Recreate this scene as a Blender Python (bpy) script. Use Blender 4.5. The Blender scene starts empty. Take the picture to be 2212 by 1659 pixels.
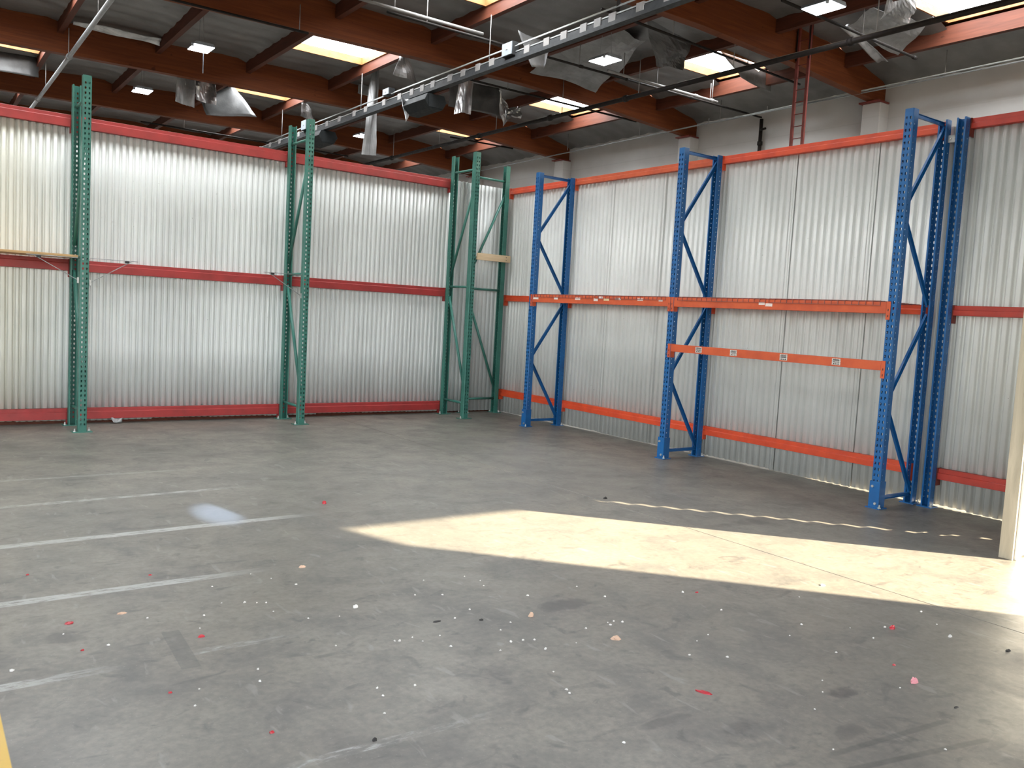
import bpy, math, random
from mathutils import Matrix, Vector
random.seed(7)
scn = bpy.context.scene
COL = scn.collection
PI = math.pi

# ------------------------------------------------------------------ camera
LA = math.radians(1.6616)            # the left wall is built 1.66 degrees off square
def cam_setup():
    yaw, pit, rol = [math.radians(a) for a in (35.7533, -4.6042, 3.1935)]
    fw = Vector((math.sin(yaw)*math.cos(pit), math.cos(yaw)*math.cos(pit), math.sin(pit)))
    rt = Vector((math.cos(yaw), -math.sin(yaw), 0)); up = rt.cross(fw)
    r2 = rt*math.cos(rol) + up*math.sin(rol); u2 = up*math.cos(rol) - rt*math.sin(rol)
    m = Matrix((( r2.x, u2.x, -fw.x, -7.457), (r2.y, u2.y, -fw.y, -10.654), (r2.z, u2.z, -fw.z, 1.474), (0, 0, 0, 1)))
    cd = bpy.data.cameras.new('camera'); co = bpy.data.objects.new('camera', cd)
    COL.objects.link(co); co.matrix_world = m
    cd.sensor_fit = 'HORIZONTAL'; cd.sensor_width = 36; cd.lens = 1833.33/2212*36
    cd.clip_start = .05; cd.clip_end = 300
    scn.camera = co
cam_setup()

# ------------------------------------------------------------------ world, sun, exposure
w = bpy.data.worlds.new('world'); scn.world = w; w.use_nodes = True
wn = w.node_tree; bg = wn.nodes['Background']
sky = wn.nodes.new('ShaderNodeTexSky'); sky.sky_type = 'NISHITA'; sky.sun_disc = False
SUN_EL = math.radians(25.3)
sky.sun_elevation = SUN_EL; sky.sun_rotation = math.radians(137.4)
hs_ = wn.nodes.new('ShaderNodeHueSaturation'); hs_.inputs['Saturation'].default_value = .45
wn.links.new(sky.outputs[0], hs_.inputs['Color']); wn.links.new(hs_.outputs[0], bg.inputs[0]); bg.inputs[1].default_value = .9
sd = bpy.data.lights.new('sun', 'SUN'); so = bpy.data.objects.new('sun', sd); COL.objects.link(so)
sd.energy = 40.0; sd.angle = math.radians(.53); sd.color = (1, .87, .64)
d = Vector((-.677*math.cos(SUN_EL), .736*math.cos(SUN_EL), -math.sin(SUN_EL)))
so.rotation_euler = d.to_track_quat('-Z', 'Y').to_euler(); so.location = (12, -24, 12)
SKYLIGHT = 18.0
LAMP = 30.0
scn.view_settings.view_transform = 'Standard'; scn.view_settings.look = 'None'
scn.view_settings.exposure = 0.27; scn.view_settings.gamma = 1; scn.view_settings.use_curve_mapping = False

# ------------------------------------------------------------------ node helpers
class NT:
    def __init__(s, name):
        s.m = bpy.data.materials.new(name); s.m.use_nodes = True
        s.t = s.m.node_tree; s.b = s.t.nodes['Principled BSDF']
    def n(s, typ, **kw):
        x = s.t.nodes.new(typ)
        for k, v in kw.items(): setattr(x, k, v)
        return x
    def lk(s, a, b): s.t.links.new(a, b)
    def val(s, x, sock):
        if isinstance(x, (int, float)): sock.default_value = x
        else: s.lk(x, sock)
    def math(s, op, a, b=0, c=0, clamp=False):
        x = s.n('ShaderNodeMath', operation=op, use_clamp=clamp)
        s.val(a, x.inputs[0]); s.val(b, x.inputs[1]); s.val(c, x.inputs[2]); return x.outputs[0]
    def pos(s):
        return s.n('ShaderNodeNewGeometry').outputs['Position']
    def obj(s):
        return s.n('ShaderNodeTexCoord').outputs['Object']
    def mapv(s, v, sc=(1, 1, 1), loc=(0, 0, 0), rot=(0, 0, 0)):
        x = s.n('ShaderNodeMapping'); s.lk(v, x.inputs[0]); x.inputs['Scale'].default_value = sc
        x.inputs['Location'].default_value = loc; x.inputs['Rotation'].default_value = rot; return x.outputs[0]
    def noise(s, v, scale, detail=4, rough=.55, dist=0):
        x = s.n('ShaderNodeTexNoise'); s.lk(v, x.inputs['Vector']); x.inputs['Scale'].default_value = scale
        x.inputs['Detail'].default_value = detail; x.inputs['Roughness'].default_value = rough
        x.inputs['Distortion'].default_value = dist; return x.outputs['Fac']
    def ramp(s, f, a, b, lo=0., hi=1., smooth=False):
        x = s.n('ShaderNodeMapRange', clamp=True)
        if smooth: x.interpolation_type = 'SMOOTHSTEP'
        s.val(f, x.inputs['Value']); x.inputs['From Min'].default_value = a; x.inputs['From Max'].default_value = b
        x.inputs['To Min'].default_value = lo; x.inputs['To Max'].default_value = hi; return x.outputs[0]
    def mix(s, f, a, b, typ='MIX'):
        x = s.n('ShaderNodeMix', data_type='RGBA', blend_type=typ)
        s.val(f, x.inputs[0])
        for v, k in ((a, 6), (b, 7)):
            if isinstance(v, tuple): x.inputs[k].default_value = (*v[:3], 1)
            else: s.lk(v, x.inputs[k])
        return x.outputs[2]
    def bump(s, h, strength=.3, dist=.01):
        x = s.n('ShaderNodeBump'); x.inputs['Strength'].default_value = strength; x.inputs['Distance'].default_value = dist
        s.lk(h, x.inputs['Height']); s.lk(x.outputs[0], s.b.inputs['Normal'])
    def out(s, col=None, rough=None, metal=None, spec=None):
        for v, k in ((col, 'Base Color'), (rough, 'Roughness'), (metal, 'Metallic'), (spec, 'Specular IOR Level')):
            if v is None: continue
            if isinstance(v, tuple): s.b.inputs[k].default_value = (*v[:3], 1)
            elif isinstance(v, (int, float)): s.b.inputs[k].default_value = v
            else: s.lk(v, s.b.inputs[k])
        return s.m
def sx(c):
    def f(v):
        v /= 255; return v/12.92 if v <= .04045 else ((v+.055)/1.055)**2.4
    return tuple(f(v) for v in c)
def paint(name, c, c2=None, rough=.4, wear=.55, scale=6, metal=0, spec=.5):
    k = NT(name); p = k.pos()
    f = k.ramp(k.noise(p, scale, 5), .4, .75)
    c2 = c2 or tuple(v*.75 for v in c)
    col = k.mix(f, c, c2)
    s_ = k.ramp(k.noise(p, 40, 3, .7), .68, .78)
    col = k.mix(k.math('MULTIPLY', s_, wear), col, (.12, .09, .08))
    return k.out(col, k.ramp(k.noise(p, 15), .3, .7, rough-.08, rough+.12), metal, spec)

M = {}
M['green'] = paint('painted_steel_green', (.040, .165, .128), (.026, .118, .092), .38)
M['blue'] = paint('painted_steel_blue', (.008, .115, .33), (.006, .080, .24), .36, .4)
M['red'] = paint('painted_steel_dark_red', (.36, .032, .030), (.25, .026, .024), .45, .6)
M['orange'] = paint('painted_steel_orange', (.68, .075, .022), (.52, .052, .020), .42, .35)
M['orange2'] = paint('painted_steel_dull_orange', (.60, .10, .030), (.46, .065, .022), .5, .5)
M['orange3'] = paint('painted_steel_red_orange', (.50, .040, .020), (.36, .030, .018), .45, .5)
M['zinc'] = paint('zinc_plated_steel', (.55, .55, .53), (.42, .42, .41), .35, .2, metal=.6)
M['galv'] = paint('dull_galvanised_steel', (.30, .31, .31), (.22, .23, .23), .5, .2, metal=.4)
M['black'] = paint('black_iron_pipe', (.014, .012, .011), (.022, .017, .014), .6, .1, spec=.15)
M['rustred'] = paint('red_oxide_steel', (.19, .032, .022), (.12, .022, .016), .6, .4)
M['dark_tray'] = paint('grey_painted_rail', (.035, .038, .040), (.024, .026, .028), .6, .2, spec=.25)
M['white_box'] = paint('pale_plastic', (.27, .30, .33), (.22, .25, .28), .5, .1)
M['heater'] = paint('dark_heater_case', (.022, .025, .026), (.015, .017, .018), .7, .1, spec=.15)
M['strap'] = paint('dusty_pale_steel', (.24, .23, .22), (.17, .16, .155), .6, .2)
M['rubber'] = paint('dark_plastic', (.02, .02, .022), None, .6, .1)

def sheet_mat(name, base, dark, yellow=False):
    k = NT(name); p = k.pos()
    f1 = k.ramp(k.noise(k.mapv(p, (4, 4, .3)), 1, 4, .55), .35, .8, 0, .4)
    col = k.mix(f1, base, dark)
    f2 = k.ramp(k.noise(p, 1.1, 3), .5, .8, 0, .35)
    col = k.mix(f2, col, tuple(v*.72 for v in dark))
    f3 = k.ramp(k.noise(p, 28, 2, .6), .74, .8, 0, .6)
    col = k.mix(f3, col, (.12, .11, .10))
    # grime that has settled along the foot of the sheets
    z = k.n('ShaderNodeSeparateXYZ'); k.lk(p, z.inputs[0])
    gr = k.ramp(k.math('ADD', z.outputs[2], k.math('MULTIPLY', k.noise(k.mapv(p, (12, 12, 1)), 1), .5)), .35, .75, .35, 0)
    col = k.mix(gr, col, (.30, .29, .27))
    if yellow:   # stained, yellowed end of the left wall
        fy = k.math('MULTIPLY', k.ramp(z.outputs[0], -5.95, -6.6), .5)
        col = k.mix(fy, col, (.60, .57, .44))
    k.bump(k.noise(p, 60, 2), .08, .002)
    return k.out(col, k.ramp(k.noise(p, 5), .3, .7, .38, .55), .15)
M['sheet'] = sheet_mat('corrugated_sheet_left', (.70, .71, .69), (.52, .53, .51), True)
M['sheet_r'] = sheet_mat('corrugated_sheet_right', (.74, .74, .71), (.56, .56, .53))
M['sheet_w'] = paint('white_painted_sheet', (.82, .82, .80), (.7, .7, .68), .45, .3)

def wood_mat(name, a, b, axis=(1, 12, 12), lam=None, rough=.6):
    k = NT(name); p = k.pos()
    g = k.noise(k.mapv(p, axis), 1.2, 6, .6, .6)
    col = k.mix(k.ramp(g, .35, .7), a, b)
    kn = k.ramp(k.noise(k.mapv(p, (3, 3, 5)), 1.5, 2, .4), .72, .78, 0, .7)
    col = k.mix(kn, col, tuple(v*.35 for v in b))
    if lam:      # glue lines between the laminations
        z = k.n('ShaderNodeSeparateXYZ'); k.lk(p, z.inputs[0])
        st = k.math('FRACT', k.math('MULTIPLY', z.outputs[2], 1/lam))
        ln = k.ramp(st, .0, .10, .45, 0)
        col = k.mix(ln, col, tuple(v*.4 for v in b))
        cell = k.math('FLOOR', k.math('MULTIPLY', z.outputs[2], 1/lam))
        wn_ = k.n('ShaderNodeTexWhiteNoise', noise_dimensions='1D'); k.lk(cell, wn_.inputs['W'])
        col = k.mix(k.math('MULTIPLY', wn_.outputs['Value'], .45), col, tuple(v*.6 for v in a))
    k.bump(g, .15, .003)
    return k.out(col, rough, 0, .2)
M['glulam'] = wood_mat('glulam_timber', (.175, .046, .012), (.10, .025, .008), (.8, 9, 14), .038, .65)
M['purlin'] = wood_mat('purlin_timber', (.10, .030, .016), (.06, .018, .010), (9, .8, 9))
M['curb'] = wood_mat('skylight_curb_timber', (.34, .14, .050), (.20, .07, .025), (3, 3, 8))
M['ply'] = wood_mat('plywood', (.58, .38, .19), (.42, .26, .12), (1, 8, 8))
M['pine'] = wood_mat('pine_board', (.76, .58, .38), (.62, .44, .26), (1.5, 14, 14))
M['stud'] = wood_mat('weathered_stud', (.55, .48, .36), (.36, .31, .23), (12, 12, 1.2))

def foil_mat(name, a, b, metal, rough, sc=3):
    k = NT(name); p = k.pos()
    col = k.mix(k.ramp(k.noise(p, sc, 4), .35, .7), a, b)
    k.bump(k.noise(p, 7, 3, .5, 1.5), .25, .012)
    return k.out(col, rough, metal)
M['insul'] = foil_mat('ceiling_foil_facing', (.21, .205, .20), (.13, .127, .124), .3, .42, 1.2)
M['foil'] = foil_mat('bare_foil', (.50, .50, .50), (.28, .28, .28), .8, .32)
M['foil_w'] = foil_mat('white_foil_backing', (.26, .26, .26), (.17, .17, .17), .3, .4)
M['foil_d'] = foil_mat('dull_foil_backing', (.12, .12, .12), (.07, .07, .07), .4, .45)
def conc_wall():
    k = NT('painted_concrete'); p = k.pos()
    col = k.mix(k.ramp(k.noise(p, .6, 5), .35, .7), (.50, .49, .48), (.42, .405, .39))
    z = k.n('ShaderNodeSeparateXYZ'); k.lk(p, z.inputs[0])
    j = k.ramp(k.math('ABSOLUTE', k.math('SUBTRACT', z.outputs[2], 6.75)), 0, .02, .35, 0)
    col = k.mix(j, col, (.35, .34, .33))
    k.bump(k.noise(p, 20), .1, .004)
    return k.out(col, .7)
M['concrete'] = conc_wall()
def emis(name, c, s):
    m = bpy.data.materials.new(name); m.use_nodes = True; b = m.node_tree.nodes['Principled BSDF']
    b.inputs['Base Color'].default_value = (.8, .8, .8, 1)
    b.inputs['Emission Color'].default_value = (*c, 1); b.inputs['Emission Strength'].default_value = s
    return m
M['glaze'] = emis('skylight_acrylic_daylight', (.92, .97, 1.0), SKYLIGHT)
M['lamp'] = emis('lamp_diffuser_lit', (.93, .94, 1.0), LAMP)
M['lamp2'] = emis('lamp_diffuser_lit_dim', (.93, .96, 1.0), 1.6)

def floor_mat():
    k = NT('worn_concrete'); p = k.pos()
    s = k.n('ShaderNodeSeparateXYZ'); k.lk(p, s.inputs[0]); X, Y = s.outputs[0], s.outputs[1]
    big = k.noise(p, .55, 5, .6, .4); mid = k.noise(p, 2.6, 6, .65, .3); fine = k.noise(p, 30, 4, .6)
    col = k.mix(k.ramp(big, .3, .7), (.235, .210, .172), (.158, .143, .120))
    col = k.mix(k.ramp(mid, .42, .68, 0, .75), col, (.100, .097, .088))
    col = k.mix(k.ramp(k.noise(k.mapv(p, (1, 1, 1), (5, 9, 0)), 1.4, 5), .5, .72, 0, .5), col, (.225, .208, .175))
    col = k.mix(k.ramp(fine, .35, .7, 0, .5), col, (.085, .080, .072))
    col = k.mix(k.ramp(k.noise(p, 90, 2, .5), .66, .74, 0, .45), col, (.28, .26, .24))
    # dark scuffs and stains
    sc = k.ramp(k.noise(k.mapv(p, (2.4, 5, 1), (1, 2, 0), (0, 0, .5)), 1.6, 5, .55, 1.2), .60, .70, 0, .45)
    col = k.mix(sc, col, (.050, .048, .047))
    sc = k.ramp(k.noise(k.mapv(p, (1, 1, 1), (7, 3, 0)), 7, 4, .6, .6), .61, .70, 0, .5)
    col = k.mix(sc, col, (.045, .043, .042))
    sc = k.ramp(k.noise(k.mapv(p, (7, 2, 1), (3, 3, 0), (0, 0, -.6)), 2.2, 3, .5, .5), .64, .70, 0, .28)
    col = k.mix(sc, col, (.32, .31, .28))
    def band(v, c, hw, soft=.008):
        return k.ramp(k.math('ABSOLUTE', k.math('SUBTRACT', v, c)), hw, hw+soft, 1, 0)
    def mul(*a):
        r = a[0]
        for x in a[1:]: r = k.math('MULTIPLY', r, x)
        return r
    # worn white tape lines
    wear = k.noise(k.mapv(p, (2.5, 11, 1)), 4, 6, .75)
    for (x0, x1, y0, sl, hw, st, wr) in ((-8.5, -5.9, -2.17, -.02, .022, .35, .45), (-8.5, -5.3, -3.23, .022, .025, .5, .5),
            (-8.5, -5.15, -4.14, .066, .028, .8, .50), (-8.5, -5.05, -5.15, .038, .036, .85, .57),
            (-8.5, -5.80, -6.175, .012, .034, .85, .56), (-8.5, -6.72, -7.135, -.01, .030, .95, .535), (-6.5, -5.95, -7.12, -.01, .022, .8, .47),
            (-6.5, -5.6, -8.16, -.02, .02, .7, .46)):
        yy = k.math('SUBTRACT', Y, k.math('MULTIPLY', k.math('ADD', X, 7.0), sl))
        m_ = mul(band(yy, y0, hw), k.ramp(X, x0, x0+.05), k.ramp(X, x1-.5, x1, 1, 0), k.ramp(wear, wr-.06, wr+.04, st, .08))
        col = k.mix(m_, col, (.38, .38, .355))
    # yellow lane line
    m_ = mul(band(X, -7.245, .055, .004), k.ramp(wear, .62, .7, 1, .2))
    col = k.mix(m_, col, (.62, .38, .04))
    # strip where old tape was lifted
    xx = k.math('SUBTRACT', X, k.math('MULTIPLY', k.math('ADD', Y, 7.05), .05))
    m_ = mul(band(xx, -6.512, .036, .003), band(Y, -7.06, .21, .01), k.ramp(mid, .3, .6, .35, .6))
    col = k.mix(m_, col, (.075, .074, .068))
    # two dark drag marks
    for (ax, ay, bx, by) in ((-4.18, -9.09, -4.80, -9.02), (-4.19, -9.25, -4.90, -9.10)):
        L = math.hypot(bx-ax, by-ay); ux, uy = (bx-ax)/L, (by-ay)/L
        t = k.math('ADD', k.math('MULTIPLY', k.math('SUBTRACT', X, ax), ux), k.math('MULTIPLY', k.math('SUBTRACT', Y, ay), uy))
        n_ = k.math('ADD', k.math('MULTIPLY', k.math('SUBTRACT', X, ax), -uy), k.math('MULTIPLY', k.math('SUBTRACT', Y, ay), ux))
        m_ = mul(band(n_, 0, .010, .008), band(t, L/2, L/2, .03), k.ramp(mid, .3, .6, .25, .6))
        col = k.mix(m_, col, (.05, .05, .045))
    # oil stains (cx, cy, rx, ry, rot, strength)
    for (cx, cy, rx, ry, st) in ((-4.68, -7.38, .15, .085, .65), (-3.03, -7.05, .3, .14, .0), (-4.32, -8.73, .07, .045, .7), (-2.2, -6.55, .35, .09, .5), (-4.95, -8.72, .09, .035, .4), (-6.9, -6.72, .10, .08, .5),
                                 (-5.15, -8.55, .12, .03, .45), (-4.62, -8.95, .13, .04, .4)):
        dd = k.math('ADD', k.math('POWER', k.math('DIVIDE', k.math('SUBTRACT', X, cx), rx), 2), k.math('POWER', k.math('DIVIDE', k.math('SUBTRACT', Y, cy), ry), 2))
        dd = k.math('ADD', dd, k.math('MULTIPLY', k.math('SUBTRACT', k.noise(p, 7, 4, .6), .5), 4.5))
        col = k.mix(k.ramp(dd, .15, 1.2, st, 0, True), col, (.045, .040, .038))
    # bluish pool of light painted into the floor colour, one straight edge
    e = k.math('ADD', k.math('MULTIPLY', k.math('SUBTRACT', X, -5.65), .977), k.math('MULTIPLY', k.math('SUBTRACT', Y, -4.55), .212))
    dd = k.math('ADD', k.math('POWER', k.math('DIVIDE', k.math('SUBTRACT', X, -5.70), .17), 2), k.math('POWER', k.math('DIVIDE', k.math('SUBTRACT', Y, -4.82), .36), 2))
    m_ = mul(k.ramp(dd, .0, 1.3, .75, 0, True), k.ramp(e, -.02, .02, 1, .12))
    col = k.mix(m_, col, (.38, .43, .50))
    rough = k.ramp(mid, .3, .75, .34, .52)
    k.bump(k.math('ADD', k.math('MULTIPLY', fine, .5), mid), .12, .004)
    return k.out(col, rough, 0, .5)
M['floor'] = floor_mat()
M['joint'] = paint('joint_dirt', (.03, .028, .025), None, .9, 0)
M['asphalt'] = paint('yard_paving', (.22, .21, .19), (.17, .16, .15), .8, .1)

# ------------------------------------------------------------------ mesh helpers
def mesh(name, verts, faces, mat, smooth=False, mats=None, fm=None):
    me = bpy.data.meshes.new(name); me.from_pydata([tuple(v) for v in verts], [], faces)
    if mats:
        for m_ in mats: me.materials.append(m_)
        me.polygons.foreach_set('material_index', fm)
    else: me.materials.append(mat)
    if smooth: me.polygons.foreach_set('use_smooth', [True]*len(me.polygons))
    me.update(); return me
class MB:
    def __init__(s): s.v = []; s.f = []
    def add(s, v, f):
        o = len(s.v); s.v += [tuple(a) for a in v]; s.f += [tuple(i+o for i in q) for q in f]; return s
    def box(s, x0, x1, y0, y1, z0, z1):
        v = [(x, y, z) for x in (x0, x1) for y in (y0, y1) for z in (z0, z1)]
        return s.add(v, [(0, 1, 3, 2), (4, 6, 7, 5), (0, 4, 5, 1), (2, 3, 7, 6), (0, 2, 6, 4), (1, 5, 7, 3)])
    def prism(s, pts, a0, a1, axis='x'):
        """extrude a closed 2D outline (other two axes in order) along an axis"""
        n = len(pts); v = []
        for a in (a0, a1):
            for p, q in pts:
                v.append({'x': (a, p, q), 'y': (p, a, q), 'z': (p, q, a)}[axis])
        f = [tuple(range(n))[::-1], tuple(range(n, 2*n))]
        f += [(i, (i+1) % n, n+(i+1) % n, n+i) for i in range(n)]
        return s.add(v, f)
    def tube(s, p, q, r, n=10, r2=None, caps=True):
        p, q = Vector(p), Vector(q); d_ = (q-p).normalized(); a = d_.orthogonal().normalized(); b = d_.cross(a)
        r2 = r if r2 is None else r2; v = []
        for c, rr in ((p, r), (q, r2)):
            for i in range(n):
                t = 2*PI*i/n; v.append(c + a*rr*math.cos(t) + b*rr*math.sin(t))
        f = [(i, (i+1) % n, n+(i+1) % n, n+i) for i in range(n)]
        if caps: f += [tuple(range(n))[::-1], tuple(range(n, 2*n))]
        return s.add(v, f)
    def bar(s, p, q, wid, thk, up=(0, 0, 1)):
        """rectangular bar from p to q"""
        p, q = Vector(p), Vector(q); d_ = (q-p).normalized(); a = d_.cross(Vector(up))
        if a.length < 1e-4: a = d_.orthogonal()
        a.normalize(); b = d_.cross(a); v = []
        for c in (p, q):
            for i, j in ((-1, -1), (1, -1), (1, 1), (-1, 1)): v.append(c + a*i*thk/2 + b*j*wid/2)
        return s.add(v, [(3, 2, 1, 0), (4, 5, 6, 7), (0, 1, 5, 4), (1, 2, 6, 5), (2, 3, 7, 6), (3, 0, 4, 7)])
    def mesh(s, name, mat, smooth=False): return mesh(name, s.v, s.f, mat, smooth)
def link(name, data, parent=None, loc=(0, 0, 0), rz=0):
    o = bpy.data.objects.new(name, data); COL.objects.link(o); o.location = loc; o.rotation_euler = (0, 0, rz)
    if parent: o.parent = parent
    return o
def empty(name, loc=(0, 0, 0), rz=0): return link(name, None, None, loc, rz)
def tag(o, label, cat, group=None):
    o['label'] = label; o['category'] = cat
    if group: o['group'] = group
    return o
def struct(o, label=None):
    o['kind'] = 'structure'
    if label: o['label'] = label
    return o
def bevel(o, wdt=.004, seg=2):
    m_ = o.modifiers.new('bevel', 'BEVEL'); m_.width = wdt; m_.segments = seg; m_.limit_method = 'ANGLE'; return o
def solid(o, t):
    m_ = o.modifiers.new('solid', 'SOLIDIFY'); m_.thickness = t; m_.offset = 0; return o
def copy_tree(o, parent=None):
    c = o.copy(); COL.objects.link(c)
    if parent: c.parent = parent
    for ch in list(o.children): copy_tree(ch, c)
    return c
def LP(x, y, z=0):    # left-wall coordinates to world
    return (x*math.cos(LA)-y*math.sin(LA), x*math.sin(LA)+y*math.cos(LA), z)

# ------------------------------------------------------------------ floor
fl = struct(empty('floor'))
XS = [-20, -8.9, -2.8, 3.3, 12]; YS = [-12, 1.45, 7.55, 13.65, 32]
for i in range(4):
    for j in range(len(YS)-1):
        g = .0025
        # the joint by the corner of the racks is only a hairline
        b = MB().box(XS[i]+g, XS[i+1]-g, YS[j]+g*.25, YS[j+1]-g*.25, -.12, 0)
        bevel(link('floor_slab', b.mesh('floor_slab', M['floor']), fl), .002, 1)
link('joint_filler', MB().box(-20, 12, -12, 32, -.16, -.012).mesh('joint_filler', M['joint']), fl)
yd = link('yard_apron', MB().box(-22, 40, -45, -12, -.15, -.01).mesh('yard_apron', M['asphalt'])); struct(yd)

# ------------------------------------------------------------------ outer shell of the building
def wall_obj(name, *boxes):
    b = MB()
    for q in boxes: b.box(*q)
    return struct(link(name, b.mesh(name, M['concrete'])))
# the curtain guide bracket that cuts the upper corner of the doorway
wall_e = wall_obj('wall_east', (12, 12.2, -12.2, 32, 0, 8.6))
wall_obj('wall_north', (-20.2, 12.2, 32, 32.2, 0, 8.9))
wall_obj('wall_west', (-20.2, -20, -12.2, -10.5, 0, 8.9), (-20.2, -20, -10.5, -.5, 5.2, 8.9), (-20.2, -20, -.5, 32, 0, 8.9))  # unseen opening added here for fill daylight on the right wall
DX0, DX1, DH = .59, 7.4, 4.27
# unseen opening west of the door, added for fill daylight on the walls
wall_obj('wall_south', (-20.2, -18.5, -12.2, -12, 0, 8.9), (-18.5, -4.2, -12.2, -12, 5.2, 8.9), (-4.2, DX0, -12.2, -12, 0, 8.9), (DX1, 12.2, -12.2, -12, 0, 8.9), (DX0, DX1, -12.2, -12, DH, 8.9))
wall_obj('wall_sun_blocker', (-4.0, -3.7, -34, -12.2, 0, 14))  # unseen wall, added to block the sun from the south opening
gb_ = link('door_corner_bracket', MB().prism([(DX0, DH), (DX0+.42, DH), (DX0, DH-.46)], -12.12, -12.06, 'y').mesh('door_corner_bracket', M['rustred'])); struct(gb_)
BY = [-10.6, -4.5, 1.6, 7.69, 13.74, 19.5, 25.6]      # beam lines
for y in BY:
    b = MB().box(11.62, 12, y-.24, y+.24, 0, 7.08)
    bevel(link('pilaster', b.mesh('pilaster', M['concrete']), wall_e), .02)

# ------------------------------------------------------------------ roof
ce = struct(empty('ceiling'))
def zb(x):      # underside of the glulams
    P = [(-20, 7.28), (-5.6, 7.31), (0, 7.38), (3, 7.42), (5.5, 7.43), (8.4, 7.33), (9.7, 7.24), (12, 7.11)]
    for (a, za), (b, z_b) in zip(P, P[1:]):
        if x <= b: return za+(z_b-za)*(x-a)/(b-a)
    return 7.11
def zt(x):      # roof plane
    P = [(-20, 8.05), (-4.3, 8.14), (1, 8.19), (8, 8.17), (10.5, 7.98), (12, 7.62), (12.3, 7.5)]
    for (a, za), (b, z_b) in zip(P, P[1:]):
        if x <= b: return za+(z_b-za)*(x-a)/(b-a)
    return 7.5
for y in BY:
    pts = [-20, -14, -9, -5.6, -2, 0, 1.5, 3, 5.5, 7, 8.4, 9.7, 11, 12]
    out = [(x, zb(x)) for x in pts] + [(x, zt(x)+.05) for x in pts[::-1]]
    b = MB(); n = len(pts); v = []
    for yy in (y-.11, y+.11): v += [(x, yy, z) for x, z in out]
    N = 2*n; f = []
    for i in range(n-1):
        a, b_, c, d_ = i, i+1, N-2-i, N-1-i
        f += [(a, b_, c, d_), (N+d_, N+c, N+b_, N+a), (a, N+a, N+b_, b_), (d_, c, N+c, N+d_)]
    f += [(0, N-1, 2*N-1, N), (n-1, N+n-1, N+n, n)]
    link('glulam_beam', mesh('glulam_beam', v, f, M['glulam']), ce)
    link('beam_seat', MB().box(11.5, 11.95, y-.27, y+.27, 7.075, 7.11).mesh('beam_seat', M['rustred']), ce)
PX = [-19, -16.6, -14.15, -11.7, -9.24, -6.78, -4.30, -2.02, .37, 2.80, 5.24, 7.75, 10.30]   # purlin lines
bays = list(zip([-12]+BY, BY+[32]))
def purl_mesh(L):
    b = MB().box(-.065, .065, 0, L, 0, .36); return b.mesh('purlin', M['purlin'])
pm = {}
hang_m = MB().box(-.09, .09, -.02, .0, .0, .36).mesh('purlin_hanger', M['rustred'])
for bi, (ya, yb) in enumerate(bays):
    y0 = ya+.12; L = round(yb-ya-.24, 2)
    if L not in pm: pm[L] = purl_mesh(L)
    for x in PX:
        z0 = 7.80 if x < 10 else 7.62
        link('purlin', pm[L], ce, (x, y0, z0))
# foil faced insulation between the purlins, sagging between the sub-purlins
def insul_mesh(wx, L, x0, seed):
    nx, ny = 10, max(6, int(L/.15)); rr = random.Random(seed); v = []; f = []
    ph = rr.random()*6
    for j in range(ny+1):
        for i in range(nx+1):
            x = wx*i/nx; y = L*j/ny
            sag = -.035*abs(math.sin(PI*y/.61)) - .02*math.sin(x*2.6+ph)*math.sin(y*1.3+ph) - .012*rr.random()
            if i in (0, nx): sag -= .06
            v.append((x, y, zt(x0+x)+sag-zt(x0)))
    for j in range(ny):
        for i in range(nx):
            a = j*(nx+1)+i; f.append((a, a+nx+1, a+nx+2, a+1))
    return mesh('insulation_panel', v, f, M['insul'], True)
SKY_COLS = (.37, 7.75, -6.78, -14.15)
cache = {}
XE = PX+[12.0]
curb_w, gl_z = 2.3, .09
for bi, (ya, yb) in enumerate(bays):
    for ci, x in enumerate(XE[:-1]):
        x0 = x+.066; wx = XE[ci+1]-x-.132
        if ci == len(XE)-2: wx = 12-x0
        sky_here = x in SKY_COLS and bi > 1
        ys = ya+.115; L = yb-ya-.23
        if sky_here:
            if bi == len(bays)-1: sy0, sy1 = ya+.12, ya+3.63
            else: sy0, sy1 = ya+(2.0 if x > 7 and ya > 0 else .75), ya+(3.62 if ya < 10 else 3.25)
            # skylight: curb boards and acrylic glazing
            sk = link('skylight', None, ce, (x0, sy0, zt(x0)-.04)); W, D = wx, sy1-sy0
            for q in ((0, .04, 0, D, -.10, gl_z), (W-.04, W, 0, D, -.10, gl_z), (.04, W-.04, 0, .04, -.10, gl_z), (.04, W-.04, D-.04, D, -.10, gl_z)):
                link('curb_board', MB().box(*q).mesh('curb_board', M['curb']), sk)
            link('glazing', MB().box(.0, W, 0, D, gl_z, gl_z+.02).mesh('glazing', M['glaze']), sk)
            parts = [(ys, sy0-ys), (sy1, ys+L-sy1)]
        else: parts = [(ys, L)]
        for (yy, LL) in parts:
            if LL < .3: continue
            key = (round(wx, 2), round(LL, 2), round(x0, 1), bi % 2)
            if key not in cache: cache[key] = insul_mesh(wx, LL, x0, hash(key) % 999)
            link('insulation_panel', cache[key], ce, (x0, yy, zt(x0)))
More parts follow.
